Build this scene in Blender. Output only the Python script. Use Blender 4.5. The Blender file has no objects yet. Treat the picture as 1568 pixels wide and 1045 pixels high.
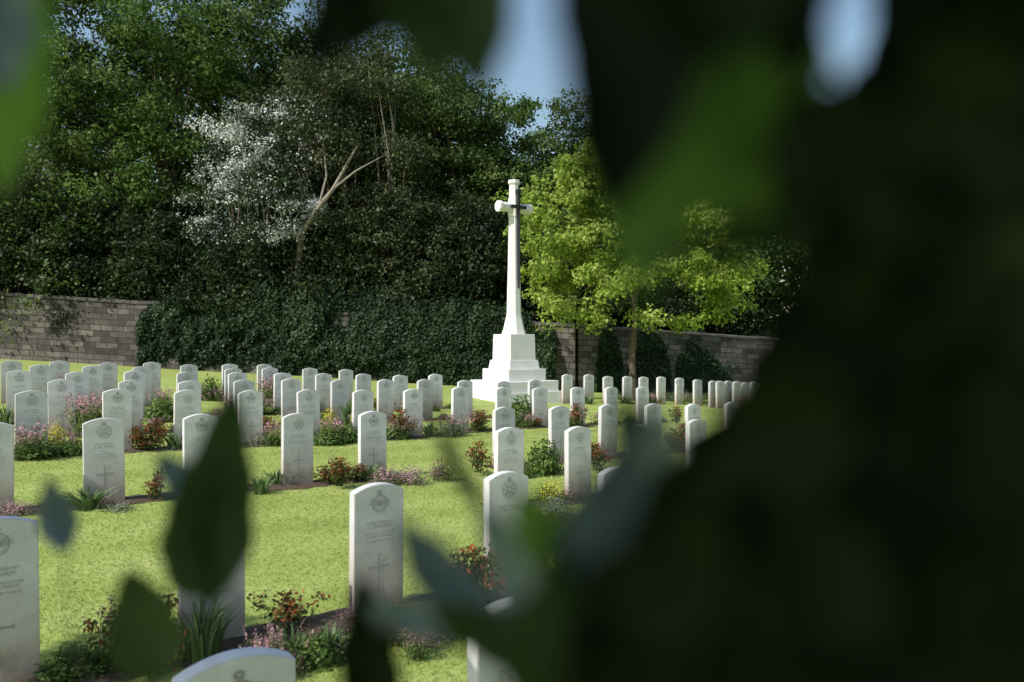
import bpy, bmesh, math, random
import numpy as np
from mathutils import Vector, Matrix
random.seed(7); rng=np.random.default_rng(11)
sc=bpy.context.scene
F=1176.0; CAMH=2.0; DEG=math.radians
U=Vector((.81,.588,0)).normalized(); THETA=DEG(36)
SUN=Vector((-.76*.743,-.65*.743,.669)).normalized()

def gz(x,y): return -0.055*max(-40,min(40,x))+0.0068*max(-20,min(60,y))
def link(o,parent=None):
    sc.collection.objects.link(o)
    if parent: o.parent=parent
    return o
def empty(name,loc=(0,0,0)):
    e=bpy.data.objects.new(name,None); e.location=loc; e.empty_display_size=.2; return link(e)
# ---------- materials
def mat(name):
    m=bpy.data.materials.new(name); m.use_nodes=True
    nt=m.node_tree; return m,nt,nt.nodes['Principled BSDF'],nt.nodes['Material Output']
def ramp(nt,cols,pos=None):
    r=nt.nodes.new('ShaderNodeValToRGB'); e=r.color_ramp.elements
    while len(e)<len(cols): e.new(.5)
    for i,c in enumerate(cols):
        e[i].position=(pos[i] if pos else i/(len(cols)-1)); e[i].color=(*c,1)
    return r
def noise(nt,scale,detail=4,rough=.6,coord='Object'):
    t=nt.nodes.new('ShaderNodeTexCoord'); n=nt.nodes.new('ShaderNodeTexNoise')
    n.inputs['Scale'].default_value=scale; n.inputs['Detail'].default_value=detail; n.inputs['Roughness'].default_value=rough
    nt.links.new(t.outputs[coord],n.inputs['Vector']); return n
def leafmat(name,cols,trans=.35,rough=.5,spec=.2,pos=None,tcol=None):
    m,nt,b,out=mat(name)
    a=nt.nodes.new('ShaderNodeAttribute'); a.attribute_name='tint'
    r=ramp(nt,cols,pos); nt.links.new(a.outputs['Fac'],r.inputs[0])
    nt.links.new(r.outputs[0],b.inputs['Base Color'])
    b.inputs['Roughness'].default_value=rough; b.inputs['Specular IOR Level'].default_value=spec
    t=nt.nodes.new('ShaderNodeBsdfTranslucent'); mx=nt.nodes.new('ShaderNodeMixShader')
    if tcol:
        mm=nt.nodes.new('ShaderNodeMix'); mm.data_type='RGBA'; mm.inputs[0].default_value=.7
        nt.links.new(r.outputs[0],mm.inputs[6]); mm.inputs[7].default_value=(*tcol,1); nt.links.new(mm.outputs[2],t.inputs[0])
    else: nt.links.new(r.outputs[0],t.inputs[0])
    mx.inputs[0].default_value=trans
    nt.links.new(b.outputs[0],mx.inputs[1]); nt.links.new(t.outputs[0],mx.inputs[2]); nt.links.new(mx.outputs[0],out.inputs[0])
    return m
def simple(name,cols,scale=8,rough=.8,bump=.2,spec=.3,metal=0):
    m,nt,b,out=mat(name); n=noise(nt,scale); r=ramp(nt,cols,[.3,.7] if len(cols)==2 else None)
    nt.links.new(n.outputs[0],r.inputs[0]); nt.links.new(r.outputs[0],b.inputs['Base Color'])
    b.inputs['Roughness'].default_value=rough; b.inputs['Specular IOR Level'].default_value=spec; b.inputs['Metallic'].default_value=metal
    bp=nt.nodes.new('ShaderNodeBump'); bp.inputs['Strength'].default_value=bump; bp.inputs['Distance'].default_value=.02
    nt.links.new(n.outputs[0],bp.inputs['Height']); nt.links.new(bp.outputs[0],b.inputs['Normal']); return m
M_bark=simple('bark',[(.05,.04,.03),(.15,.12,.09)],14,.9,.6)
M_barkpale=simple('bark_pale',[(.18,.15,.12),(.36,.31,.25)],10,.9,.5)
M_soil=simple('soil',[(.05,.034,.024),(.13,.09,.06)],25,1,1)
M_bronze=simple('bronze',[(.014,.018,.021),(.028,.033,.035)],10,.6,.1,.2,0)
M_whitestone=simple('portland_stone',[(.64,.615,.585),(.74,.72,.69)],2.2,.75,.08)
M_engr=simple('engraved_stone',[(.28,.275,.26),(.37,.36,.34)],20,.9,.1)
M_tree=leafmat('tree_leaf',[(.015,.032,.010),(.044,.080,.021),(.100,.155,.042),(.19,.25,.08)],.35)
M_fresh=leafmat('fresh_leaf',[(.04,.085,.016),(.11,.185,.04),(.21,.30,.075)],.42)
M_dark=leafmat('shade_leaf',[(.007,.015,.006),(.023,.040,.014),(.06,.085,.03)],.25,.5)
M_olive=leafmat('olive_leaf',[(.024,.034,.014),(.058,.074,.03),(.12,.135,.06)],.28)
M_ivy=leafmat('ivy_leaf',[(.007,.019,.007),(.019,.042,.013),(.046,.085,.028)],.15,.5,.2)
M_maple=leafmat('maple_leaf',[(.16,.25,.03),(.31,.42,.065),(.50,.57,.16)],.5)
M_blossom=leafmat('hawthorn_leaf_blossom',[(.018,.038,.013),(.055,.09,.033),(.50,.53,.49),(.72,.73,.70)],.25,.6,.2,[0,.48,.56,1])
M_grassb=leafmat('grass_blade',[(.23,.285,.06),(.325,.39,.10),(.43,.47,.17)],.4,.6,.15)
def stonemat():
    m,nt,b,out=mat('headstone_stone')
    n=noise(nt,9,6,.7); r=ramp(nt,[(.58,.572,.56),(.73,.72,.705)],[.3,.7]); nt.links.new(n.outputs[0],r.inputs[0])
    t=nt.nodes.new('ShaderNodeTexCoord'); s=nt.nodes.new('ShaderNodeSeparateXYZ'); nt.links.new(t.outputs['Object'],s.inputs[0])
    oi=nt.nodes.new('ShaderNodeObjectInfo')
    n2=noise(nt,6,5,.7); n2.noise_dimensions='4D'
    wm=nt.nodes.new('ShaderNodeMath'); wm.operation='MULTIPLY'; wm.inputs[1].default_value=40; nt.links.new(oi.outputs['Random'],wm.inputs[0]); nt.links.new(wm.outputs[0],n2.inputs['W'])
    ad=nt.nodes.new('ShaderNodeMath'); ad.operation='MULTIPLY_ADD'; ad.inputs[1].default_value=.7; nt.links.new(n2.outputs[0],ad.inputs[0]); nt.links.new(s.outputs[2],ad.inputs[2])
    r2=ramp(nt,[(.45,.35,.26),(.84,.75,.68),(1,1,1)],[.28,.58,.92]); nt.links.new(ad.outputs[0],r2.inputs[0])
    mu=nt.nodes.new('ShaderNodeMix'); mu.data_type='RGBA'; mu.blend_type='MULTIPLY'; mu.inputs[0].default_value=1
    nt.links.new(r.outputs[0],mu.inputs[6]); nt.links.new(r2.outputs[0],mu.inputs[7])
    mr=nt.nodes.new('ShaderNodeMapRange'); mr.inputs[3].default_value=.82; mr.inputs[4].default_value=1.03
    nt.links.new(oi.outputs['Random'],mr.inputs[0]); hs=nt.nodes.new('ShaderNodeHueSaturation'); nt.links.new(mr.outputs[0],hs.inputs['Value']); nt.links.new(mu.outputs[2],hs.inputs['Color'])
    nt.links.new(hs.outputs[0],b.inputs['Base Color']); b.inputs['Roughness'].default_value=.8; b.inputs['Specular IOR Level'].default_value=.25
    n3=noise(nt,160,3,.6); bp=nt.nodes.new('ShaderNodeBump'); bp.inputs['Strength'].default_value=.15; bp.inputs['Distance'].default_value=.002
    nt.links.new(n3.outputs[0],bp.inputs['Height']); nt.links.new(bp.outputs[0],b.inputs['Normal']); return m
M_head=stonemat()
# ---------- mesh helpers
def mesh_obj(name,V,Fc,m,parent=None,smooth=False,loc=(0,0,0)):
    me=bpy.data.meshes.new(name); me.from_pydata([tuple(v) for v in V],[],Fc)
    for x in (m if isinstance(m,list) else [m]): me.materials.append(x)
    if smooth: me.polygons.foreach_set('use_smooth',[True]*len(me.polygons))
    me.update(); o=bpy.data.objects.new(name,me); o.location=loc; return link(o,parent)
def fastmesh(name,V,k,tint,mats):
    n=len(V)//k; me=bpy.data.meshes.new(name)
    me.vertices.add(len(V)); me.vertices.foreach_set('co',np.ascontiguousarray(V,dtype=np.float32).ravel())
    me.loops.add(len(V)); me.loops.foreach_set('vertex_index',np.arange(len(V),dtype=np.int32))
    me.polygons.add(n); me.polygons.foreach_set('loop_start',np.arange(0,len(V),k,dtype=np.int32))
    try: me.polygons.foreach_set('loop_total',np.full(n,k,dtype=np.int32))
    except Exception: pass
    for m in (mats if isinstance(mats,list) else [mats]): me.materials.append(m)
    a=me.attributes.new('tint','FLOAT','FACE'); a.data.foreach_set('value',tint.astype(np.float32))
    me.update(calc_edges=True); me.validate(); return me
def unit(a): return a/np.maximum(np.linalg.norm(a,axis=1,keepdims=True),1e-6)
def quads(C,N,S,aspect=.6):
    N=unit(N); n=len(C); r=rng.normal(size=(n,3))
    T=unit(r-(r*N).sum(1,keepdims=True)*N); B=np.cross(N,T); S=S.reshape(-1,1)
    V=np.empty((n,4,3)); f=N*S*.12
    V[:,0]=C-T*S*.5; V[:,1]=C+B*S*aspect*.5+f; V[:,2]=C+T*S*.5; V[:,3]=C-B*S*aspect*.5+f
    return V.reshape(-1,3)
def tube(pts,rad,seg=7):
    V=[];Fc=[]
    for i,p in enumerate(pts):
        p=Vector(p); d=(Vector(pts[min(i+1,len(pts)-1)])-Vector(pts[max(i-1,0)])).normalized()
        a=d.orthogonal().normalized(); b=d.cross(a)
        for k in range(seg):
            t=2*math.pi*k/seg; V.append(p+(a*math.cos(t)+b*math.sin(t))*rad[i])
    for i in range(len(pts)-1):
        for k in range(seg):
            Fc.append((i*seg+k,i*seg+(k+1)%seg,(i+1)*seg+(k+1)%seg,(i+1)*seg+k))
    return V,Fc
def merge(parts):
    V=[];Fc=[]
    for v,f in parts:
        o=len(V); V+=list(v); Fc+=[tuple(i+o for i in x) for x in f]
    return V,Fc
_G=np.random.default_rng(3).random((256,256))
def vn(x,z):
    x=np.asarray(x,float)+500; z=np.asarray(z,float)+500; xi=np.floor(x).astype(int); zi=np.floor(z).astype(int); fx=x-xi; fz=z-zi; fx=fx*fx*(3-2*fx); fz=fz*fz*(3-2*fz)
    g=lambda a,b:_G[a%256,b%256]
    return (g(xi,zi)*(1-fx)+g(xi+1,zi)*fx)*(1-fz)+(g(xi,zi+1)*(1-fx)+g(xi+1,zi+1)*fx)*fz
# ---------- trees
def clumps(c,r,n,inner=.5,zmin=-.8):
    d=unit(rng.normal(size=(n*3,3))); d=d[d[:,2]>zmin][:n]
    q=(inner+(1-inner)*rng.random((len(d),1))**.6)
    return np.array(c)+d*q*np.array(r)
def clump_leaves(CC,rc,nl,size,tbase=.5,tvar=.25,flat=.62):
    n=len(CC); k=rc*(.55+.8*rng.random(n))
    idx=np.repeat(np.arange(n),nl); d=rng.normal(size=(n*nl,3)); d[:,2]+=.3; d=unit(d)
    sub=rng.normal(size=(n,7,3))*np.array([.55,.55,.4]); si=rng.integers(0,7,n*nl)
    q=(.15+.55*rng.random((n*nl,1)))
    P=CC[idx]+(sub[idx,si]+d*q)*(k[idx][:,None])*np.array([1,1,flat])
    P+=rng.normal(size=P.shape)*rc*.10
    N=d+rng.normal(size=d.shape)*.6+np.array([0,0,.4])
    ct=rng.normal(size=n)*tvar*.6; st=rng.normal(size=(n,7))*tvar*.35
    t=np.clip(tbase+ct[idx]+st[idx,si]+rng.normal(size=n*nl)*tvar*.5,0,1)
    S=size*(.6+.8*rng.random(n*nl)); return P,N,S,t
def tree(name,x,y,top,crown_z,rx,ry,n,rc,nl,size,m,tb=.5,bark=None,lean=(0,0),tr=.22,extra=None,inner=.45,zmin=-.8,tvar=.28,stems=1):
    z0=gz(x,y); e=empty(name,(x,y,z0)); rz=(top-crown_z)
    c=(lean[0],lean[1],crown_z-z0)
    CC=clumps(c,(rx,ry,rz),n,inner,zmin)
    if extra is not None: CC=np.vstack([CC,np.array(extra)])
    P,N,S,t=clump_leaves(CC,rc,nl,size,tb,tvar)
    me=fastmesh('foliage',quads(P,N,S,.65),4,t,m); link(bpy.data.objects.new('foliage',me),e)
    parts=[]; h=c[2]-rz*.35; h=max(h,1.2); tps=[]
    for s_ in range(stems):
        ox=(s_-(stems-1)/2)*rx*.45+random.uniform(-.1,.1); oy=random.uniform(-.2,.2) if stems>1 else 0
        tp=[(ox*.25,0,-.3),(ox*.4+random.uniform(-.1,.1),oy*.3,h*.33),(lean[0]*.3+ox*.7,lean[1]*.3+oy,h*.66),(lean[0]*.6+ox,lean[1]*.6+oy,h),(lean[0]+ox*1.3,lean[1]+oy,h+rz*.9)]
        k=1/stems**.5; tps.append(tp); parts.append(tube(tp,[tr*1.25*k,tr*k,tr*.85*k,tr*.7*k,tr*.12*k],9))
    for q in CC[::max(1,len(CC)//26)]:
        q=Vector(q); tp=min(tps,key=lambda t_:abs(t_[3][0]-q.x))
        s=Vector(tp[3]).lerp(Vector(tp[2]) if random.random()<.4 else Vector(tp[4]),random.random()*.6)
        mid=s.lerp(q,.5)+Vector((random.uniform(-.3,.3),random.uniform(-.3,.3),-.15*abs(q.x-s.x)))
        parts.append(tube([s,mid,q],[tr*.36,tr*.2,tr*.04],5))
    V,Fc=merge(parts); mesh_obj('trunk_and_limbs',V,Fc,bark or M_bark,e,True); return e

def at(px,d): return (px-784)*d/F
def gzn(x,y): return -0.055*np.clip(x,-40,40)+0.0068*np.clip(y,-20,60)+.02*np.sin(x*.7+1)*np.sin(y*.5)
def ground():
    xs=np.concatenate([np.linspace(-600,-45,8),np.linspace(-40,40,81),np.linspace(45,600,8)])
    ys=np.concatenate([np.linspace(-300,-20,6),np.linspace(-10,60,71),np.linspace(70,900,10)])
    V=[(x,y,float(gzn(x,y))) for y in ys for x in xs]; nx=len(xs)
    Fc=[(j*nx+i,j*nx+i+1,(j+1)*nx+i+1,(j+1)*nx+i) for j in range(len(ys)-1) for i in range(nx-1)]
    m,nt,b,out=mat('lawn')
    n1=noise(nt,.6,4,.6); n2=noise(nt,30,5,.7); n3=noise(nt,3,5,.7)
    r=ramp(nt,[(.22,.275,.06),(.31,.37,.095),(.40,.43,.15)],[.3,.5,.72])
    ad=nt.nodes.new('ShaderNodeMath'); ad.operation='MULTIPLY_ADD'; ad.inputs[1].default_value=.5
    ad2=nt.nodes.new('ShaderNodeMath'); ad2.operation='MULTIPLY_ADD'; ad2.inputs[1].default_value=.32
    sc1=nt.nodes.new('ShaderNodeMath'); sc1.operation='MULTIPLY'; sc1.inputs[1].default_value=.18
    nt.links.new(n1.outputs[0],ad.inputs[0]); nt.links.new(n3.outputs[0],ad2.inputs[0]); nt.links.new(n2.outputs[0],sc1.inputs[0])
    nt.links.new(sc1.outputs[0],ad2.inputs[2]); nt.links.new(ad2.outputs[0],ad.inputs[2])
    t=nt.nodes.new('ShaderNodeTexCoord'); mp=nt.nodes.new('ShaderNodeMapping'); mp.inputs['Rotation'].default_value=(0,0,-THETA); nt.links.new(t.outputs['Object'],mp.inputs[0])
    wv=nt.nodes.new('ShaderNodeTexWave'); wv.bands_direction='Y'; wv.inputs['Scale'].default_value=.30; wv.inputs['Distortion'].default_value=.6; nt.links.new(mp.outputs[0],wv.inputs[0])
    sb=nt.nodes.new('ShaderNodeMath'); sb.operation='MULTIPLY_ADD'; sb.inputs[1].default_value=.12; sb.inputs[2].default_value=-.06; nt.links.new(wv.outputs['Fac'],sb.inputs[0])
    ad3=nt.nodes.new('ShaderNodeMath'); ad3.operation='ADD'; nt.links.new(ad.outputs[0],ad3.inputs[0]); nt.links.new(sb.outputs[0],ad3.inputs[1])
    nt.links.new(ad3.outputs[0],r.inputs[0])
    nt.links.new(r.outputs[0],b.inputs['Base Color']); b.inputs['Roughness'].default_value=.85; b.inputs['Specular IOR Level'].default_value=.15
    bp=nt.nodes.new('ShaderNodeBump'); bp.inputs['Strength'].default_value=.2; bp.inputs['Distance'].default_value=.012
    nt.links.new(n2.outputs[0],bp.inputs['Height']); nt.links.new(bp.outputs[0],b.inputs['Normal'])
    mesh_obj('ground',V,Fc,m,smooth=True)
ground()
# ---------- headstones
def text_geo(body,size,z,out):
    cu=bpy.data.curves.new('t','FONT'); cu.body=body; cu.size=size; cu.align_x='CENTER'; cu.resolution_u=2
    o=bpy.data.objects.new('t',cu); link(o); dg=bpy.context.evaluated_depsgraph_get(); me=o.evaluated_get(dg).to_mesh()
    out.append(([(v.co.x,0,v.co.y+z) for v in me.vertices],[tuple(p.vertices) for p in me.polygons]))
    o.evaluated_get(dg).to_mesh_clear(); bpy.data.objects.remove(o); bpy.data.curves.remove(cu)
def ring(cx,cz,r1,r2,n=28,sq=1):
    V=[];Fc=[]
    for k in range(n):
        t=2*math.pi*k/n
        V+=[(cx+r1*math.cos(t),0,cz+r1*math.sin(t)*sq),(cx+r2*math.cos(t),0,cz+r2*math.sin(t)*sq)]
    for k in range(n):
        a=2*k;b=2*((k+1)%n); Fc.append((a,a+1,b+1,b))
    return V,Fc
def bar(x0,z0,x1,z1,w0,w1=None):
    w1=w1 or w0; d=Vector((x1-x0,z1-z0)); d.normalize(); p=Vector((-d.y,d.x))
    return [(x0-p.x*w0/2,0,z0-p.y*w0/2),(x1-p.x*w1/2,0,z1-p.y*w1/2),(x1+p.x*w1/2,0,z1+p.y*w1/2),(x0+p.x*w0/2,0,z0+p.y*w0/2)],[(0,1,2,3)]
HS=[]
def headstone_mesh(kind,lines):
    W,H,T=.381,.90,.085; bm=bmesh.new(); prof=[(-W/2,-.2),(W/2,-.2),(W/2,H-.05)]
    for i in range(1,16):
        x=W/2-W*i/16; prof.append((x,H-.05+.05*(1-(2*x/W)**2)))
    prof.append((-W/2,H-.05))
    f=bm.faces.new([bm.verts.new((x,-T/2,z)) for x,z in prof])
    r=bmesh.ops.extrude_face_region(bm,geom=[f]); bmesh.ops.translate(bm,verts=[v for v in r['geom'] if isinstance(v,bmesh.types.BMVert)],vec=(0,T,0))
    bmesh.ops.recalc_face_normals(bm,faces=bm.faces)
    ed=[e for e in bm.edges if abs(e.verts[0].co.y-e.verts[1].co.y)<1e-6]
    bmesh.ops.bevel(bm,geom=ed,offset=.004,segments=2,affect='EDGES')
    me=bpy.data.meshes.new('headstone'); 
    parts=[]
    bz=.765
    if kind==0:
        parts+=[ring(0,bz,.062,.055),ring(0,bz,.047,.043)]
        for s in (-1,1):
            for k in range(4): parts.append(bar(s*.012,bz-.012+k*.008,s*(.085-k*.008),bz+.004+k*.013,.006,.003))
        parts+=[ring(0,bz+.078,.020,.006,12,.8),bar(0,bz-.02,0,bz+.025,.022,.03)]
    elif kind==1:
        parts+=[ring(0,bz,.07,.064)]
        for k in range(8):
            t=math.pi*k/4; parts.append(bar(.012*math.cos(t),bz+.012*math.sin(t),.056*math.cos(t),bz+.056*math.sin(t),.008,.022 if k%2 else .01))
        parts+=[ring(0,bz+.082,.018,.005,12,.8)]
    else:
        parts+=[ring(0,bz,.045,.038),ring(0,bz,.02,.0)]
        for k in range(10):
            t=2*math.pi*k/10+.3; parts.append(bar(.048*math.cos(t),bz+.048*math.sin(t),.074*math.cos(t),bz+.074*math.sin(t),.018,.002))
    z=.625
    for ln,s in lines: text_geo(ln,s,z,parts); z-=s*1.28
    cz=.29; h=.15
    parts.append(bar(0,cz-h,0,cz+h*.75,.013,.010))
    parts+=[bar(-.07,cz+h*.2,-.007,cz+h*.2,.012,.009),bar(.007,cz+h*.2,.07,cz+h*.2,.009,.012)]
    parts+=[bar(-.016,cz-h-.003,.016,cz-h-.003,.006),bar(-.014,cz+h*.75+.003,.014,cz+h*.75+.003,.006),bar(-.073,cz+h*.2-.014,-.073,cz+h*.2+.014,.006),bar(.073,cz+h*.2-.014,.073,cz+h*.2+.014,.006)]
    for i,(v,fs) in enumerate(parts):
        vs=[bm.verts.new((p[0],-T/2-.0012-.00008*i,p[2])) for p in v]
        for q in fs:
            try:
                nf=bm.faces.new([vs[k] for k in q]); nf.material_index=1
            except Exception: pass
    bm.to_mesh(me); bm.free(); me.materials.append(M_head); me.materials.append(M_engr); return me
HS.append(headstone_mesh(0,[("1254861 SERGEANT",.024),("J. GRAHAM",.034),("WIRELESS OPR./AIR GUNNER",.019),("ROYAL AIR FORCE",.024),("21ST JUNE 1942  AGE 22",.021)]))
HS.append(headstone_mesh(1,[("PILOT OFFICER",.026),("T. W. LEWIS",.034),("PILOT",.022),("ROYAL AIR FORCE",.024),("4TH MAY 1941  AGE 24",.021)]))
HS.append(headstone_mesh(2,[("FLIGHT SERGEANT",.026),("R. CARTER",.034),("ROYAL CANADIAN AIR FORCE",.019),("9TH AUGUST 1943",.022)]))
ST=[(360,998),(785,918),(-3,787),(325,760),(576,740),(775,725),(945,712),
(-15,644),(160,640),(308,634),(455,632),(570,628),(779,655),(885,652),(978,648),(1066,643),
(771,623),(856,621),(930,619),(1000,617),(1062,617),(1120,614),
(48,596),(180,596),(286,596),(384,596),(473,596),(555,596),(632,595),(704,593),(771,592),(827,592),(885,592),(936,591),(984,592),
(-30,598),(95,580),(200,581),(290,581),(374,581),(446,580),(520,580),(590,580),(650,581),(712,581),(771,582),(818,582),
(30,568),(118,568),(206,568),(285,568),(364,570),(432,570),(495,571),(556,571),(612,573),(667,572),
(62,559),(141,559),(218,560),(290,557),(357,563),(413,562),(475,563),(530,564),
(18,552),(92,552),(165,554),(232,554),(352,557),(405,557),
(868,573),(901,573),(931,575),(960,575),(985,576),(1012,577),(1040,578),(1068,580),(1092,582),(1103,583),(1115,583),(1128,584),(1141,584),(1154,584),(1167,585),(1180,586),(1195,587)]
SW=[]
for i,(px,ty) in enumerate(ST):
    d=1.1*F/(ty-514-.055*(px-784)); x=at(px,d); z=gz(x,d); SW.append((x,d))
    o=bpy.data.objects.new('headstone',HS[[0,1,0,2,0,1,2][i%7]]); link(o)
    o.location=(x,d,z+random.uniform(-.02,.015)); o.rotation_euler=(random.uniform(-.014,.014),random.uniform(-.014,.014),THETA+random.uniform(-.03,.03))
bedsegs=[]
def bed(pts):
    pts=[Vector((*p,0)) for p in pts]; a=pts[0]-U*.32; b=pts[-1]+U*.5; pts=[a]+pts+[b]
    V=[];Fc=[];n=0; nrm=Vector((U.y,-U.x,0))
    for i in range(len(pts)-1):
        bedsegs.append((pts[i],pts[i+1]))
        for k in range(12):
            p=pts[i].lerp(pts[i+1],k/12)
            for s,off in ((-1,.13),(0,0),(1,.27)):
                q=p+nrm*(s*off+(random.uniform(-.045,.045) if s else 0)); V.append((q.x,q.y,float(gzn(q.x,q.y))+(.006 if s else .026)))
            n+=1
    for i in range(n-1):
        for k in range(2): Fc.append((i*3+k,i*3+k+1,i*3+k+4,i*3+k+3))
    mesh_obj('flower_bed',V,Fc,M_soil,smooth=True)
rows=[(0,2),(2,7),(7,12),(12,16),(16,22),(22,35),(35,47),(47,57)]
for a,b in rows: bed(SW[a:b])
# plants
def plant_mesh(kind,seed):
    global rng; rng=np.random.default_rng(seed)
    if kind=='rose':
        n=620; st=rng.normal(size=(9,2))*.28; i=rng.integers(0,9,n); h=rng.random(n)**.7
        C=np.c_[st[i]*(.3+.8*h[:,None])+rng.normal(size=(n,2))*.10,.1+.85*h*(.65+.35*((i%3)/2))]
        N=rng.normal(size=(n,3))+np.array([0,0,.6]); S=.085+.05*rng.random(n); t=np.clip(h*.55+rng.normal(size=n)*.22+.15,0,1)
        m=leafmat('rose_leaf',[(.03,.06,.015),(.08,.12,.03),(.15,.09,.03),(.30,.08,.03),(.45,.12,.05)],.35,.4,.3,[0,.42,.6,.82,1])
    elif kind in('heather','purple','yellow','white','lavender'):
        n=1500; d=unit(rng.normal(size=(n,3))); d[:,2]=abs(d[:,2]); C=d*np.array([.62,.5,.8])*(.4+.65*rng.random((n,1)))+rng.normal(size=(n,3))*.06
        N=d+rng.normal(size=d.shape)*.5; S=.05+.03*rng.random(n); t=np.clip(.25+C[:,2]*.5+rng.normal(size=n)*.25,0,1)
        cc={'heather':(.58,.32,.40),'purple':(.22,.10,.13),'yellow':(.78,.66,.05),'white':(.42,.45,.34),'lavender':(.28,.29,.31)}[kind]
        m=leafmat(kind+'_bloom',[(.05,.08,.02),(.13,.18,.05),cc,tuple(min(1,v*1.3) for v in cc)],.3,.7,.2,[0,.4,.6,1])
    elif kind=='green':
        n=1100; d=unit(rng.normal(size=(n,3))); d[:,2]=abs(d[:,2]); C=d*np.array([.6,.5,.85])*(.4+.65*rng.random((n,1)))+rng.normal(size=(n,3))*.07
        N=d+rng.normal(size=d.shape)*.5; S=.10+.06*rng.random(n); t=rng.random(n); m=M_fresh
    elif kind=='tall':
        n=1200; st=rng.normal(size=(26,2))*.25; i=rng.integers(0,26,n); h=rng.random(n)
        C=np.c_[st[i]*(.5+.8*h[:,None])+rng.normal(size=(n,2))*(.07*(1-h[:,None])+.02),h*(.7+.3*(i%4)/3)]
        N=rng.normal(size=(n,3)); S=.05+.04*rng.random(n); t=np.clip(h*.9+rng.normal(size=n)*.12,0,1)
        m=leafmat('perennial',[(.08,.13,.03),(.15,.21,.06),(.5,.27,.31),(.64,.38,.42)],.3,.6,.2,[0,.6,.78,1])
    if kind=='iris':
        m=leafmat('iris_leaf',[(.05,.10,.03),(.12,.20,.07),(.24,.32,.13)],.4,.4,.4); VV=[];tt=[]
        for k in range(60):
            a=rng.random()*6.28; r=rng.random()*.3; b=Vector((r*math.cos(a),r*math.sin(a),0)); o=Vector((math.cos(a),math.sin(a),0))*(.1+.5*rng.random()); h=.55+.45*rng.random(); w=.028+.02*rng.random()
            s=Vector((-math.sin(a+rng.random()*2),math.cos(a),0)).normalized()*w
            t=rng.random(); prev=(b-s,b+s)
            for q in range(1,6):
                f=q/5; c=b+o*f*f+Vector((0,0,h*f*(1-.25*f*f))); ss=s*(1-f*f)+s*.03; VV+=[prev[0],prev[1],c+ss,c-ss]; prev=(c-ss,c+ss); tt.append(t)
        return fastmesh('iris',np.array([tuple(v) for v in VV]),4,np.array(tt),m)
    return fastmesh(kind,quads(C,N,S,.55),4,t,m)
KN={'rose':'rose_bush','heather':'heather_plant','purple':'heuchera_plant','yellow':'yellow_flower_plant','white':'saxifrage_plant','lavender':'lavender_plant','green':'geranium_plant','tall':'pink_perennial_plant','iris':'iris_plant'}
PM={k:[plant_mesh(k,i*13+s) for s in range(3)] for i,k in enumerate(KN)}
rng=np.random.default_rng(5)
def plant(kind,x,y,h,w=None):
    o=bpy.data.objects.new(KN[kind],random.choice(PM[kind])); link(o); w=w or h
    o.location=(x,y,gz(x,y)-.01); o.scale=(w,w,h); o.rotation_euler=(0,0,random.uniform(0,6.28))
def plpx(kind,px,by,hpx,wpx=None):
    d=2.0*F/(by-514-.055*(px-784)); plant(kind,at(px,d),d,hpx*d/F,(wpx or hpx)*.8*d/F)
for a in [('rose',715,935,110,130),('rose',240,1040,130,130),('rose',180,1030,110,110),('iris',310,1010,130,110),('iris',450,1010,70,80),('green',480,1015,50,90),('heather',400,1015,55,80),('heather',650,985,45,90),('rose',600,990,60,90),('purple',440,1035,50,70),
 ('white',540,1000,45,90),('green',375,1030,40,80),('iris',500,1000,60,70),('lavender',690,975,40,80),('green',100,1035,50,90),('tall',420,1040,90,70),('tall',640,1010,70,70),
 ('iris',740,930,50,50),('heather',25,788,28,60),('white',180,782,18,60),('rose',235,768,50,45),('iris',400,758,45,45),('rose',520,748,52,60),('heather',590,742,36,60),('heather',630,740,34,60),('purple',677,735,42,45),('rose',737,728,55,45),('green',832,724,58,66),('lavender',850,792,40,80),('green',800,730,30,30),
 ('yellow',85,680,42,40),('green',60,700,28,80),('green',110,695,24,60),('tall',125,668,70,70),('rose',240,688,48,60),('rose',215,690,40,50),('white',400,680,22,60),('rose',405,675,40,40),('yellow',505,655,40,35),('green',500,680,28,60),('green',530,676,30,60),('iris',530,650,55,40),('rose',618,672,48,45),('lavender',690,668,30,50),('rose',735,662,36,50),('green',800,650,50,50),('rose',885,655,40,36),('heather',790,612,24,40),('rose',1040,690,45,50),('heather',1010,612,20,40),('rose',1035,650,30,30),('tall',100,625,55,60),('tall',420,620,50,60),('green',322,612,40,44),('iris',10,650,45,40),('green',250,645,40,60),('tall',255,630,40,50),('rose',910,720,35,40)]:
    plpx(*a)
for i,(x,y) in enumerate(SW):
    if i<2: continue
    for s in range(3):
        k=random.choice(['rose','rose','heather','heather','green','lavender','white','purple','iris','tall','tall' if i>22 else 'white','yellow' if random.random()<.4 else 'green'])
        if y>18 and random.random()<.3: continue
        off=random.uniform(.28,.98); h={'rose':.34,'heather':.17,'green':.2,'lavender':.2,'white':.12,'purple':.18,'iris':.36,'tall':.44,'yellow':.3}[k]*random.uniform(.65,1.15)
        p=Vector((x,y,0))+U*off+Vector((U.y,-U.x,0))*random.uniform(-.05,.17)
        plant(k,p.x,p.y,h,h*random.uniform(1.1,1.6))
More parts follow.
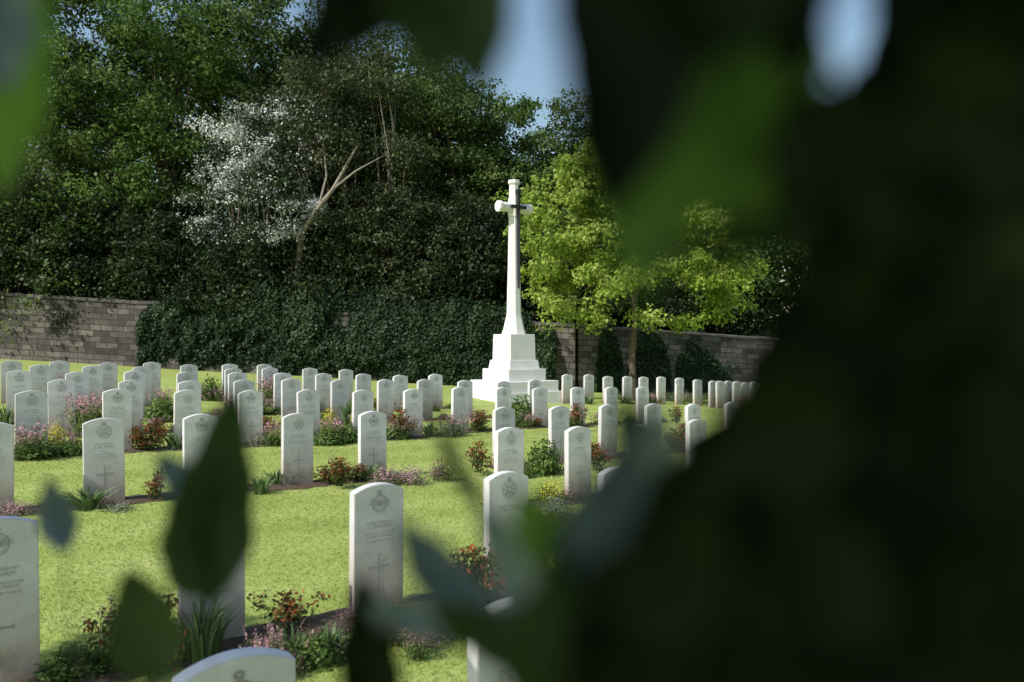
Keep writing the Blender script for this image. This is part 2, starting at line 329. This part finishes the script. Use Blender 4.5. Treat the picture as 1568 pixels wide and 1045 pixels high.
# grass blades
n=250000
yy=2.2+ (rng.random(n)**1.3)*15; xx=(rng.random(n)*2-1)*.70*yy; 
keep=xx<yy*.3
for a,b in bedsegs:
    dx,dy=b.x-a.x,b.y-a.y; L2=dx*dx+dy*dy; t=np.clip(((xx-a.x)*dx+(yy-a.y)*dy)/L2,0,1)
    ox=xx-(a.x+t*dx); oy=yy-(a.y+t*dy); dd=np.hypot(ox,oy); side=ox*U.y-oy*U.x
    keep&=~(dd<np.where(side>0,.25,.12))
xx=xx[keep];yy=yy[keep];n=len(xx)
zz=gzn(xx,yy); h=.010+.013*rng.random(n); a=rng.random(n)*6.28; w=.0020+.00035*yy
L=rng.normal(size=(n,2))*.018; V=np.empty((n,3,3))
V[:,0]=np.c_[xx-np.cos(a)*w,yy-np.sin(a)*w,zz]; V[:,1]=np.c_[xx+np.cos(a)*w,yy+np.sin(a)*w,zz]; V[:,2]=np.c_[xx+L[:,0],yy+L[:,1],zz+h]
tt=np.clip(.5+.6*(vn(xx*1.3,yy*1.3)-.5)+rng.normal(size=n)*.15,0,1)
link(bpy.data.objects.new('lawn_grass',fastmesh('lawn_grass',V.reshape(-1,3),3,tt,M_grassb)))
# ---------- memorial cross
def frustum(n,r0,r1,z0,z1,rot):
    V=[]
    for r,z in ((r0,z0),(r1,z1)):
        for k in range(n):
            t=rot+2*math.pi*k/n; V.append((r*math.cos(t),r*math.sin(t),z))
    Fc=[(k,(k+1)%n,n+(k+1)%n,n+k) for k in range(n)]+[tuple(range(n))[::-1],tuple(range(n,2*n))]; return V,Fc
def beveled(name,parts,m,parent,bw=.012):
    V,Fc=merge(parts); o=mesh_obj(name,V,Fc,m,parent)
    b=o.modifiers.new('b','BEVEL'); b.width=bw; b.segments=2; b.limit_method='ANGLE'; return o
cd=24.0; cx=at(787,cd); cr=empty('memorial_cross',(cx,cd,gz(cx,cd))); cr.rotation_euler=(0,0,THETA)
q=math.pi/4; R2=math.sqrt(2)/2
def sq(s0,s1,z0,z1): return frustum(4,s0*R2,s1*R2,z0,z1,q)
beveled('steps',[sq(2.15,2.15,-.2,.3),sq(1.98,1.98,.302,.62),sq(1.42,1.42,.622,.98)],M_whitestone,cr)
beveled('pedestal',[sq(1.15,1.08,.982,1.25),sq(.97,.93,1.252,2.05)],M_whitestone,cr)
oc=lambda r0,r1,z0,z1: frustum(8,r0,r1,z0,z1,math.pi/8)
beveled('shaft',[oc(.40,.36,2.052,2.18),oc(.35,.26,2.182,2.58),oc(.25,.24,2.582,2.70),oc(.235,.165,2.702,5.72),oc(.19,.19,5.722,6.28),oc(.165,.15,6.282,6.70),oc(.15,.19,6.702,6.75),oc(.19,.185,6.752,6.86)],M_whitestone,cr,.008)
arm=[]
for s in (-1,1):
    for r0,r1,x0,x1 in ((.155,.15,.15,.46),(.15,.185,.462,.52),(.185,.18,.522,.62)):
        v,f=oc(r0,r1,x0,x1); v=[(s*p[2],p[0],6.0+p[1]) for p in v]; arm.append((v,f if s<0 else [t[::-1] for t in f]))
beveled('arms',arm,M_whitestone,cr,.008)
def box(x0,x1,y0,y1,z0,z1): 
    return [(x0,y0,z0),(x1,y0,z0),(x1,y1,z0),(x0,y1,z0),(x0,y0,z1),(x1,y0,z1),(x1,y1,z1),(x0,y1,z1)],[(0,3,2,1),(4,5,6,7),(0,1,5,4),(1,2,6,5),(2,3,7,6),(3,0,4,7)]
bv=[(0,-.30,3.45),(-.05,-.26,3.8),(.05,-.26,3.8),(0,-.31,3.8),(-.065,-.24,5.95),(.065,-.24,5.95),(0,-.29,5.95),(0,-.19,3.5),(0,-.15,5.95)]
sword=[(bv,[(0,1,3),(0,3,2),(1,4,6,3),(3,6,5,2),(0,7,1),(0,2,7),(1,7,8,4),(2,5,8,7)]),box(-.28,.28,-.29,-.20,5.95,6.04),box(-.035,.035,-.28,-.17,6.04,6.42),box(-.06,.06,-.29,-.15,6.42,6.54)]
sv,sf=merge(sword); mesh_obj('bronze_sword',sv,sf,M_bronze,cr)
# ---------- wall
def wallmat():
    m,nt,b,out=mat('wall_masonry'); uv=nt.nodes.new('ShaderNodeTexCoord'); br=nt.nodes.new('ShaderNodeTexBrick')
    br.inputs['Scale'].default_value=1; br.inputs['Brick Width'].default_value=.6; br.inputs['Row Height'].default_value=.21; br.inputs['Mortar Size'].default_value=.014; br.offset_frequency=2; br.squash=.7; br.squash_frequency=3
    br.inputs['Color1'].default_value=(.048,.043,.040,1); br.inputs['Color2'].default_value=(.165,.148,.137,1); br.inputs['Mortar'].default_value=(.035,.031,.028,1)  # stone tones kept dark so the colour carries the shade on the wall
    n0=noise(nt,2.5,3,.6); mv=nt.nodes.new('ShaderNodeMix'); mv.data_type='VECTOR'; mv.inputs[0].default_value=.07
    nt.links.new(uv.outputs['UV'],mv.inputs[4]); nt.links.new(n0.outputs['Color'],mv.inputs[5]); nt.links.new(mv.outputs[1],br.inputs['Vector'])
    n=noise(nt,1.2,6,.7); r=ramp(nt,[(.4,.42,.38),(1.4,1.33,1.26)],[.3,.7]); nt.links.new(n.outputs[0],r.inputs[0])
    mu=nt.nodes.new('ShaderNodeMix'); mu.data_type='RGBA'; mu.blend_type='MULTIPLY'; mu.inputs[0].default_value=1
    nt.links.new(br.outputs[0],mu.inputs[6]); nt.links.new(r.outputs[0],mu.inputs[7]); nt.links.new(mu.outputs[2],b.inputs['Base Color']); b.inputs['Roughness'].default_value=.95
    bp=nt.nodes.new('ShaderNodeBump'); bp.inputs['Strength'].default_value=1; bp.inputs['Distance'].default_value=.08; nt.links.new(mu.outputs[2],bp.inputs['Height']); nt.links.new(bp.outputs[0],b.inputs['Normal']); return m
MW=wallmat(); wp=[(-40,31.5),(-17,30),(2.4,29.3),(9.1,34),(30,44)]; WH=2.45
e=empty('stone_wall'); V=[];Fc=[];uvs=[]; V2=[];F2=[]; s=0
for i in range(len(wp)-1):
    a=Vector((*wp[i],0)); b=Vector((*wp[i+1],0)); L=(b-a).length; n_=int(L/1.0); nn=Vector(((b-a).y,-(b-a).x,0)).normalized()
    for k in range(n_):
        p=a.lerp(b,k/n_); r=a.lerp(b,(k+1)/n_); l0=s+L*k/n_; l1=s+L*(k+1)/n_
        zp,zr=gz(p.x,p.y),gz(r.x,r.y)
        for side in (1,-1):
            o=len(V); V+=[p+nn*.2*side+Vector((0,0,zp-.3)),r+nn*.2*side+Vector((0,0,zr-.3)),r+nn*.2*side+Vector((0,0,zr+WH)),p+nn*.2*side+Vector((0,0,zp+WH))]
            Fc.append((o,o+1,o+2,o+3)); uvs+=[(l0,-.3),(l1,-.3),(l1,WH),(l0,WH)]
        j=.015*random.uniform(-1,1); o=len(V2); p2=p.lerp(r,.012); r2=p.lerp(r,.988)
        for c,zc in ((p2,zp),(r2,zr)):
            for w,h in ((.25,WH),(.25,WH+.08),(.1,WH+.13),(-.1,WH+.13),(-.25,WH+.08),(-.25,WH)): V2.append(c+nn*w+Vector((0,0,zc+h+.003+j)))
        F2+=[(o+q_,o+(q_+1)%6,o+6+(q_+1)%6,o+6+q_) for q_ in range(6)]+[tuple(o+q_ for q_ in range(6)),tuple(o+6+q_ for q_ in range(6))[::-1]]
    s+=L
w=mesh_obj('masonry',V,Fc,MW,e); ul=w.data.uv_layers.new(name='UVMap'); ul.data.foreach_set('uv',[c for t in uvs for c in t])
mesh_obj('coping',V2,F2,simple('coping_stone',[(.045,.041,.037),(.14,.128,.115)],3,.9,.3),e)
def ivy(name,x0,x1,hfun,n,yf,size=.13,depth=.7):
    x=x0+(x1-x0)*rng.random(n); u=rng.random(n); hh=np.array([hfun(v) for v in x])*(.9+.17*vn(x*1.9,x*0)); z=u*hh
    nz=vn(x*.9,z*.9)*.55+vn(x*2.2+9,z*2.2)*.35+vn(x*5+3,z*5)*.18
    bul=depth*(.30+.45*np.sin(np.pi*np.clip(u,0,1)**.8))+(nz-.5)*1.1*min(1,depth)
    top=u>.92; y=yf(x)-bul; y[top]+=rng.random(top.sum())*1.2
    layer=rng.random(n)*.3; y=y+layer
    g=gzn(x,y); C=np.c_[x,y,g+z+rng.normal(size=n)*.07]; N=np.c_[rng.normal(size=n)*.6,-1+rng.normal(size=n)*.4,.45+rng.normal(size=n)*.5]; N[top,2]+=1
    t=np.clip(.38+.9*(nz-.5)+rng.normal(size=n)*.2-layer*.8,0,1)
    return link(bpy.data.objects.new(name,fastmesh(name,quads(C,N,size*(.6+.8*rng.random(n)),.85),4,t,M_ivy)))
wy=lambda x: np.where(x<2.4,30+(x+17)*(-.7/19.4),29.3+(x-2.4)*.70)
def hh(x):
    px=784+x*F/28.6
    return np.interp(px,[190,205,300,400,470,560,640,700,760,800,850],[2.2,2.8,3.1,3.5,3.7,3.7,3.5,3.3,3.1,2.8,2.3])+.1*math.sin(x*2.3)
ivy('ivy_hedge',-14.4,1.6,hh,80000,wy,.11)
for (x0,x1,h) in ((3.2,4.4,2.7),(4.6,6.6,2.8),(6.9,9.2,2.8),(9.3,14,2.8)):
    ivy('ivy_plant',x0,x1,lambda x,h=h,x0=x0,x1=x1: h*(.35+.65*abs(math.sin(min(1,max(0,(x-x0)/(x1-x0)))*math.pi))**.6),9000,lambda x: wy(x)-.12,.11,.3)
# ---------- trees
T=tree
T('lime_tree',at(30,32),32,18.5,9.5,4.6,3.2,110,1.15,420,.16,M_tree,.60)
T('lime_tree',at(-170,33),33,17,9,4.5,3,80,1.2,260,.2,M_tree,.5)
T('lime_tree',at(215,33),33,19,10.5,4.2,3,110,1.1,420,.16,M_fresh,.38,stems=2)
T('sycamore_tree',at(385,35),35,18.6,10.5,3.8,3,100,1.1,400,.17,M_tree,.62)
T('hawthorn_tree',at(408,30.7),30.7,11.8,7.8,3.0,1.8,95,.72,480,.10,M_blossom,.46,bark=M_barkpale,tvar=.42,stems=3,tr=.14)
ash=T('ash_tree',at(548,32.2),32.2,14.6,8.8,3.6,2.4,90,1.0,400,.14,M_olive,.6,bark=M_barkpale,lean=(-.6,0),stems=3)
def wpt(px,py,d): return Vector((at(px,d)-ash.location.x,d-ash.location.y,CAMH-(py-522.5)/F*d-ash.location.z))
V,Fc=merge([tube([wpt(440,560,31.0),wpt(462,358,30.0),wpt(488,318,29.4),wpt(510,290,29.2),wpt(548,222,29.6)],[.14,.11,.10,.08,.03],8),tube([wpt(488,318,29.4),wpt(500,270,29.4),wpt(495,215,29.8)],[.06,.045,.02],6),tube([wpt(510,290,29.2),wpt(545,262,29.2),wpt(585,240,29.6)],[.05,.035,.015],6)])
mesh_obj('leaning_limb',V,Fc,M_barkpale,ash,True)
T('sycamore_tree',at(490,36),36,17.4,10,3.0,2.4,75,1.1,360,.17,M_tree,.5,stems=2)
T('sycamore_tree',at(600,37),37,17.8,11,3.2,2.4,80,1.1,360,.17,M_tree,.5,stems=2)
T('sycamore_tree',at(675,34.5),34.5,15.6,9,3.2,2.6,100,1.0,400,.16,M_tree,.6,stems=2)
T('ash_tree',at(765,35),35,13.4,8,2.8,2.4,80,.95,400,.15,M_fresh,.36,stems=2)
T('sycamore_tree',at(880,36),36,13.0,7,3.4,2.6,80,1.1,330,.17,M_tree,.5)
T('lime_tree',at(1040,38),38,13.5,7,4.2,3,80,1.2,300,.2,M_tree,.5)
T('lime_tree',at(1230,40),40,12,6.5,4.4,3,60,1.3,240,.24,M_tree,.4)
T('lime_tree',at(1450,42),42,13,7,5,3,60,1.4,220,.26,M_tree,.4)
for px,d,top,cz,rx in ((-60,31.2,8,4.8,2.8),(60,31.2,8.6,5.2,2.6),(160,31.3,8.0,4.8,2.4),(265,31.0,8.2,4.8,2.4),(350,30.6,6.6,4.4,2.2),(440,30.9,6.4,4.2,2.3),(520,31.4,7.0,4.4,2.3),(600,31.2,8.2,5.0,2.3),(670,31.2,7.8,4.8,2.2),(735,31.3,7.6,4.6,2.0),(800,31.8,6.8,4.0,2.0),(880,33,6.4,3.4,2.2),(980,35,6.4,3.2,2.4),(1100,38,6.8,3.2,2.6)):
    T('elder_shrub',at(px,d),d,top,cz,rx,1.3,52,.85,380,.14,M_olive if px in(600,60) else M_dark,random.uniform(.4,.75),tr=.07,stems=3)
n=120000; x=(rng.random(n)*2-1)*46; pxs=784+x*F/42
h=np.interp(pxs,[-500,380,450,640,700,770,850,1000,1300,2200],[19,19,18,17,14.5,11.5,11.5,12.5,11.5,11])*(.9+.2*vn(x*.45,x*0))
z=rng.random(n)**.85*h-1; y=40.5+rng.random(n)*4+np.abs(z-5)*.15; y-=2.2*vn(x*.4,z*.5)+1.0*vn(x*1.1,z*1.2)
nz=vn(x*.6,z*.6)
link(bpy.data.objects.new('distant_woodland',fastmesh('distant_woodland',quads(np.c_[x,y,z],rng.normal(size=(n,3))+np.array([0,-.8,.5]),.26+.2*rng.random(n),.7),4,np.clip(.1+.5*nz+rng.normal(size=n)*.15,0,1),M_tree)))
T('maple_tree',at(972,26.6),26.6,9.3,5.4,4.0,2.2,150,.62,320,.145,M_maple,.52,tr=.12,inner=.3,zmin=-.5,tvar=.34,extra=[(-3.2,.2,3.6),(-3.2,.3,4.4),(-3.2,.3,5.2),(-2.8,0,3.1),(2.6,0,2.9),(1.6,-.6,2.7),(0,-1,2.7),(-1.4,-.6,2.8),(-2.2,-.6,2.9),(3.4,0,3.3),(3.2,0,4.2),(2.6,-.5,3.6)])
# ---------- near hedge the photographer looks through
def sight(px,py,d): return Vector(((px-784)/F*d,d,CAMH-(py-522.5)/F*d))
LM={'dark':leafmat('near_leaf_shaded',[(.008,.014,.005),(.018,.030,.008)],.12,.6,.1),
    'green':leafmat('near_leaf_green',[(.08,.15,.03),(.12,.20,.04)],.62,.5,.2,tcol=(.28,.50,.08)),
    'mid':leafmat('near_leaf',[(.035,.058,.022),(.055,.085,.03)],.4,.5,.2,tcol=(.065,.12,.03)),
    'sky_sheen':leafmat('near_leaf_sky_sheen',[(.15,.21,.22),(.22,.29,.31)],.15,.35,.6)}  # pale blue base colour stands in for sky reflected on these leaves
LK=list(LM); NV=[];NF=[];NM=[]
def leaf(a,b,wid,m,roll=0,curl=.12):
    ax=b-a; L=ax.length; ax.normalize(); view=(a+b)/2-Vector((0,0,CAMH)); n=-(view-ax*view.dot(ax)).normalized()
    n=(Matrix.Rotation(roll,3,ax)@n); sd=ax.cross(n); o=len(NV); NT,NS=12,6; sk=random.uniform(-.07,.07); wv=random.uniform(0,6)
    for i in range(NT+1):
        t=i/NT; ww=wid/2*(math.sin(math.pi*min(1,t**.72))**.8 if 0<t<1 else 0)+wid*.012
        for j in range(NS+1):
            s_=j/NS*2-1; edge=1+.08*math.sin(t*20+j*2+wv)
            NV.append(a+ax*L*t+sd*(ww*s_*edge+wid*sk*math.sin(math.pi*t))+n*(wid*curl*(abs(s_)**1.3)-L*.10*math.sin(math.pi*t)+wid*.07*math.sin(t*9+s_*2+wv)))
    for i in range(NT):
        for j in range(NS):
            k=o+i*(NS+1)+j; NF.append((k,k+1,k+NS+2,k+NS+1)); NM.append(LK.index(m))
def pl(a,b,wpx,d,m,roll=0,d2=None):
    leaf(sight(*a,d),sight(*b,d2 or d),wpx*d/F,m,roll)
pl((0,-130),(5,305),115,.22,'green',.2); pl((-40,-120),(10,150),110,.21,'sky_sheen',.1)
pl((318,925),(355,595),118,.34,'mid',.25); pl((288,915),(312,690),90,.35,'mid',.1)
pl((345,770),(238,700),70,.35,'sky_sheen',.3)
pl((98,845),(70,730),56,.40,'sky_sheen',.4)
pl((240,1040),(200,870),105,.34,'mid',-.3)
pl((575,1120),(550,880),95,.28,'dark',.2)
pl((790,1010),(600,790),100,.24,'sky_sheen',.5)
pl((560,930),(740,985),56,.26,'sky_sheen',.2)
pl((830,985),(735,760),80,.23,'sky_sheen',-.4)
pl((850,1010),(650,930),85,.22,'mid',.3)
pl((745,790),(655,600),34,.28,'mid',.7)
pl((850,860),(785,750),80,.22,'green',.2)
pl((900,900),(1020,620),150,.18,'sky_sheen',.5); pl((930,900),(890,740),140,.19,'mid',.1)
pl((840,1100),(880,820),190,.19,'mid',.2); pl((1050,1080),(1040,960),90,.18,'sky_sheen',.4); pl((1000,950),(1110,620),150,.18,'dark',.3)
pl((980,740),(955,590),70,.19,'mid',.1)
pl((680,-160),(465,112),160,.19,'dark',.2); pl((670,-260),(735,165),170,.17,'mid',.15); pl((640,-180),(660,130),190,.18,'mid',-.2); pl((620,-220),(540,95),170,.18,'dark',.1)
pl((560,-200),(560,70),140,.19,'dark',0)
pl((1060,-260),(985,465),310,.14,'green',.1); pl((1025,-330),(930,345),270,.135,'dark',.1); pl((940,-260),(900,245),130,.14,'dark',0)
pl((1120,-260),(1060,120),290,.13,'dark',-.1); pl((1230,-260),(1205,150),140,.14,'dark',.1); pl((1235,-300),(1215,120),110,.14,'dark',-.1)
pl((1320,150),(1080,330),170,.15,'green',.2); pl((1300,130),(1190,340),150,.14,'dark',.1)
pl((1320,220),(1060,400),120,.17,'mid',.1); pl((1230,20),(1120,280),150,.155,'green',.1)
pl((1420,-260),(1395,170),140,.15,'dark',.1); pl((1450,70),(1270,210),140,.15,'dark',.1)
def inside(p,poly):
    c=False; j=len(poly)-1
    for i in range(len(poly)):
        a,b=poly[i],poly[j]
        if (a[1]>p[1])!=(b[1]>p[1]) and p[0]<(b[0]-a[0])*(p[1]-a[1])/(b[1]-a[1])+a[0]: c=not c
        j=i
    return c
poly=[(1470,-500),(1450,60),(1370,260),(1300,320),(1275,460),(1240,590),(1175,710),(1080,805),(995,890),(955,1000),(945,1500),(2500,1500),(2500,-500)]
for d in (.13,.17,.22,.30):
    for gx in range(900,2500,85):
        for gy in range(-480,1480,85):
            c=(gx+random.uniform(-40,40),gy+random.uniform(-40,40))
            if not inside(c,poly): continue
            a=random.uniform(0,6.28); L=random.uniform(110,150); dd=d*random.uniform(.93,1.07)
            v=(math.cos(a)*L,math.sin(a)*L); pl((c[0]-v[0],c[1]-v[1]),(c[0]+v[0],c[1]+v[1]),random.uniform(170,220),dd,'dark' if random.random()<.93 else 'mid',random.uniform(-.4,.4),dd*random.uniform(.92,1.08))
me=bpy.data.meshes.new('leaves'); me.from_pydata([tuple(v) for v in NV],[],NF)
for k in LK: me.materials.append(LM[k])
me.polygons.foreach_set('material_index',NM); me.polygons.foreach_set('use_smooth',[True]*len(NF))
a=me.attributes.new('tint','FLOAT','FACE'); a.data.foreach_set('value',np.repeat(rng.random(len(NF)//72),72)); me.update()
ns=empty('beech_hedge'); link(bpy.data.objects.new('near_leaves',me),ns)
tw=[([(1400,1300),(1000,1000),(800,900),(730,760),(660,615)],.25,.0016),([(1000,1000),(800,1000),(570,960)],.25,.0012),([(900,1300),(580,1100),(330,1200),(320,920)],.34,.001),([(330,1200),(235,1100),(235,1040)],.34,.0009),([(235,1200),(110,1000),(98,845)],.40,.0007),([(1500,-300),(1060,-260),(700,-240),(0,-160)],.2,.002),([(1900,1400),(1500,700),(1500,0),(1600,-400)],.3,.005),([(1900,300),(1330,190),(1230,60)],.18,.002)]
parts=[tube([sight(*p,d) for p in pts],[r*(1-.5*i/len(pts)) for i in range(len(pts))],6) for pts,d,r in tw]
V,Fc=merge(parts); mesh_obj('twigs',V,Fc,M_bark,ns,True)
def cloud(n,lo,hi,size):
    lo=np.array(lo);hi=np.array(hi); C=lo+(hi-lo)*rng.random((n,3)); return quads(C,rng.normal(size=(n,3)),size*(.7+.6*rng.random(n)),.65)
def ball(n,c,r,size):
    d=unit(rng.normal(size=(n,3)))*(rng.random((n,1))**.4)*np.array(r); return quads(np.array(c)+d,rng.normal(size=(n,3)),size*(.7+.6*rng.random(n)),.65)
Vb=np.vstack([cloud(6000,(.15,-1.4,0),(2.2,-.45,4.0),.11),cloud(4000,(.45,-.6,0),(1.5,.3,3.6),.10),ball(6000,(-.99,-.85,3.2),(.7,.7,.65),.10),ball(2500,(.6,-.1,3.5),(.9,.7,.4),.11),
  ball(2200,(-2.72,.96,2.95),(.75,.55,.5),.11),ball(1500,(-5.0,2.15,3.6),(.6,.5,.45),.11)])
link(bpy.data.objects.new('surrounding_foliage',fastmesh('surrounding_foliage',Vb,4,rng.random(len(Vb)//4),M_dark)),ns)  # unseen leaf masses added to keep sun and sky off near leaves and stones
parts=[tube([(-2.2,-1.8,0),(-2.1,-1.6,1.8),(-1.6,-1.2,2.7),(-.9,-.8,3.3)],[.1,.08,.05,.02]),tube([(-2.1,-1.6,1.8),(-2.6,-.3,2.7),(-2.75,1,3.0)],[.06,.04,.015]),tube([(-2.1,-1.6,1.8),(-3.8,.2,3.0),(-5.0,2.15,3.6)],[.06,.04,.015]),tube([(1.2,-.8,0),(1.1,-.6,1.8),(.4,-.4,3.4)],[.07,.05,.02])]
V,Fc=merge(parts); mesh_obj('stems',V,Fc,M_bark,ns,True)  # unseen stems added to carry the shading foliage
# ---------- light, sky, camera
w=bpy.data.worlds.new('World'); sc.world=w; w.use_nodes=True; nt=w.node_tree; bg=nt.nodes['Background']; sk=nt.nodes.new('ShaderNodeTexSky')
sk.sky_type='NISHITA'; sk.sun_disc=False; sk.sun_elevation=math.asin(SUN.z); sk.sun_rotation=math.atan2(SUN.x,SUN.y)%(2*math.pi); sk.dust_density=1.6; sk.air_density=1.7; sk.ozone_density=3.5
nt.links.new(sk.outputs[0],bg.inputs[0]); bg.inputs[1].default_value=.15
l=bpy.data.lights.new('sun','SUN'); l.energy=5; l.angle=DEG(.5); l.color=(1,.97,.92); lo=bpy.data.objects.new('sun',l); link(lo); lo.rotation_euler=SUN.to_track_quat('Z','Y').to_euler()
c=bpy.data.cameras.new('camera'); c.lens=27; c.sensor_width=36; c.clip_start=.02; c.clip_end=3000
c.dof.use_dof=True; c.dof.focus_distance=20; c.dof.aperture_fstop=2.8; c.dof.aperture_blades=0
co=bpy.data.objects.new('camera',c); link(co); co.location=(0,0,CAMH); co.rotation_euler=(DEG(90),0,0); sc.camera=co
sc.view_settings.view_transform='Standard'; sc.view_settings.look='None'; sc.view_settings.exposure=0
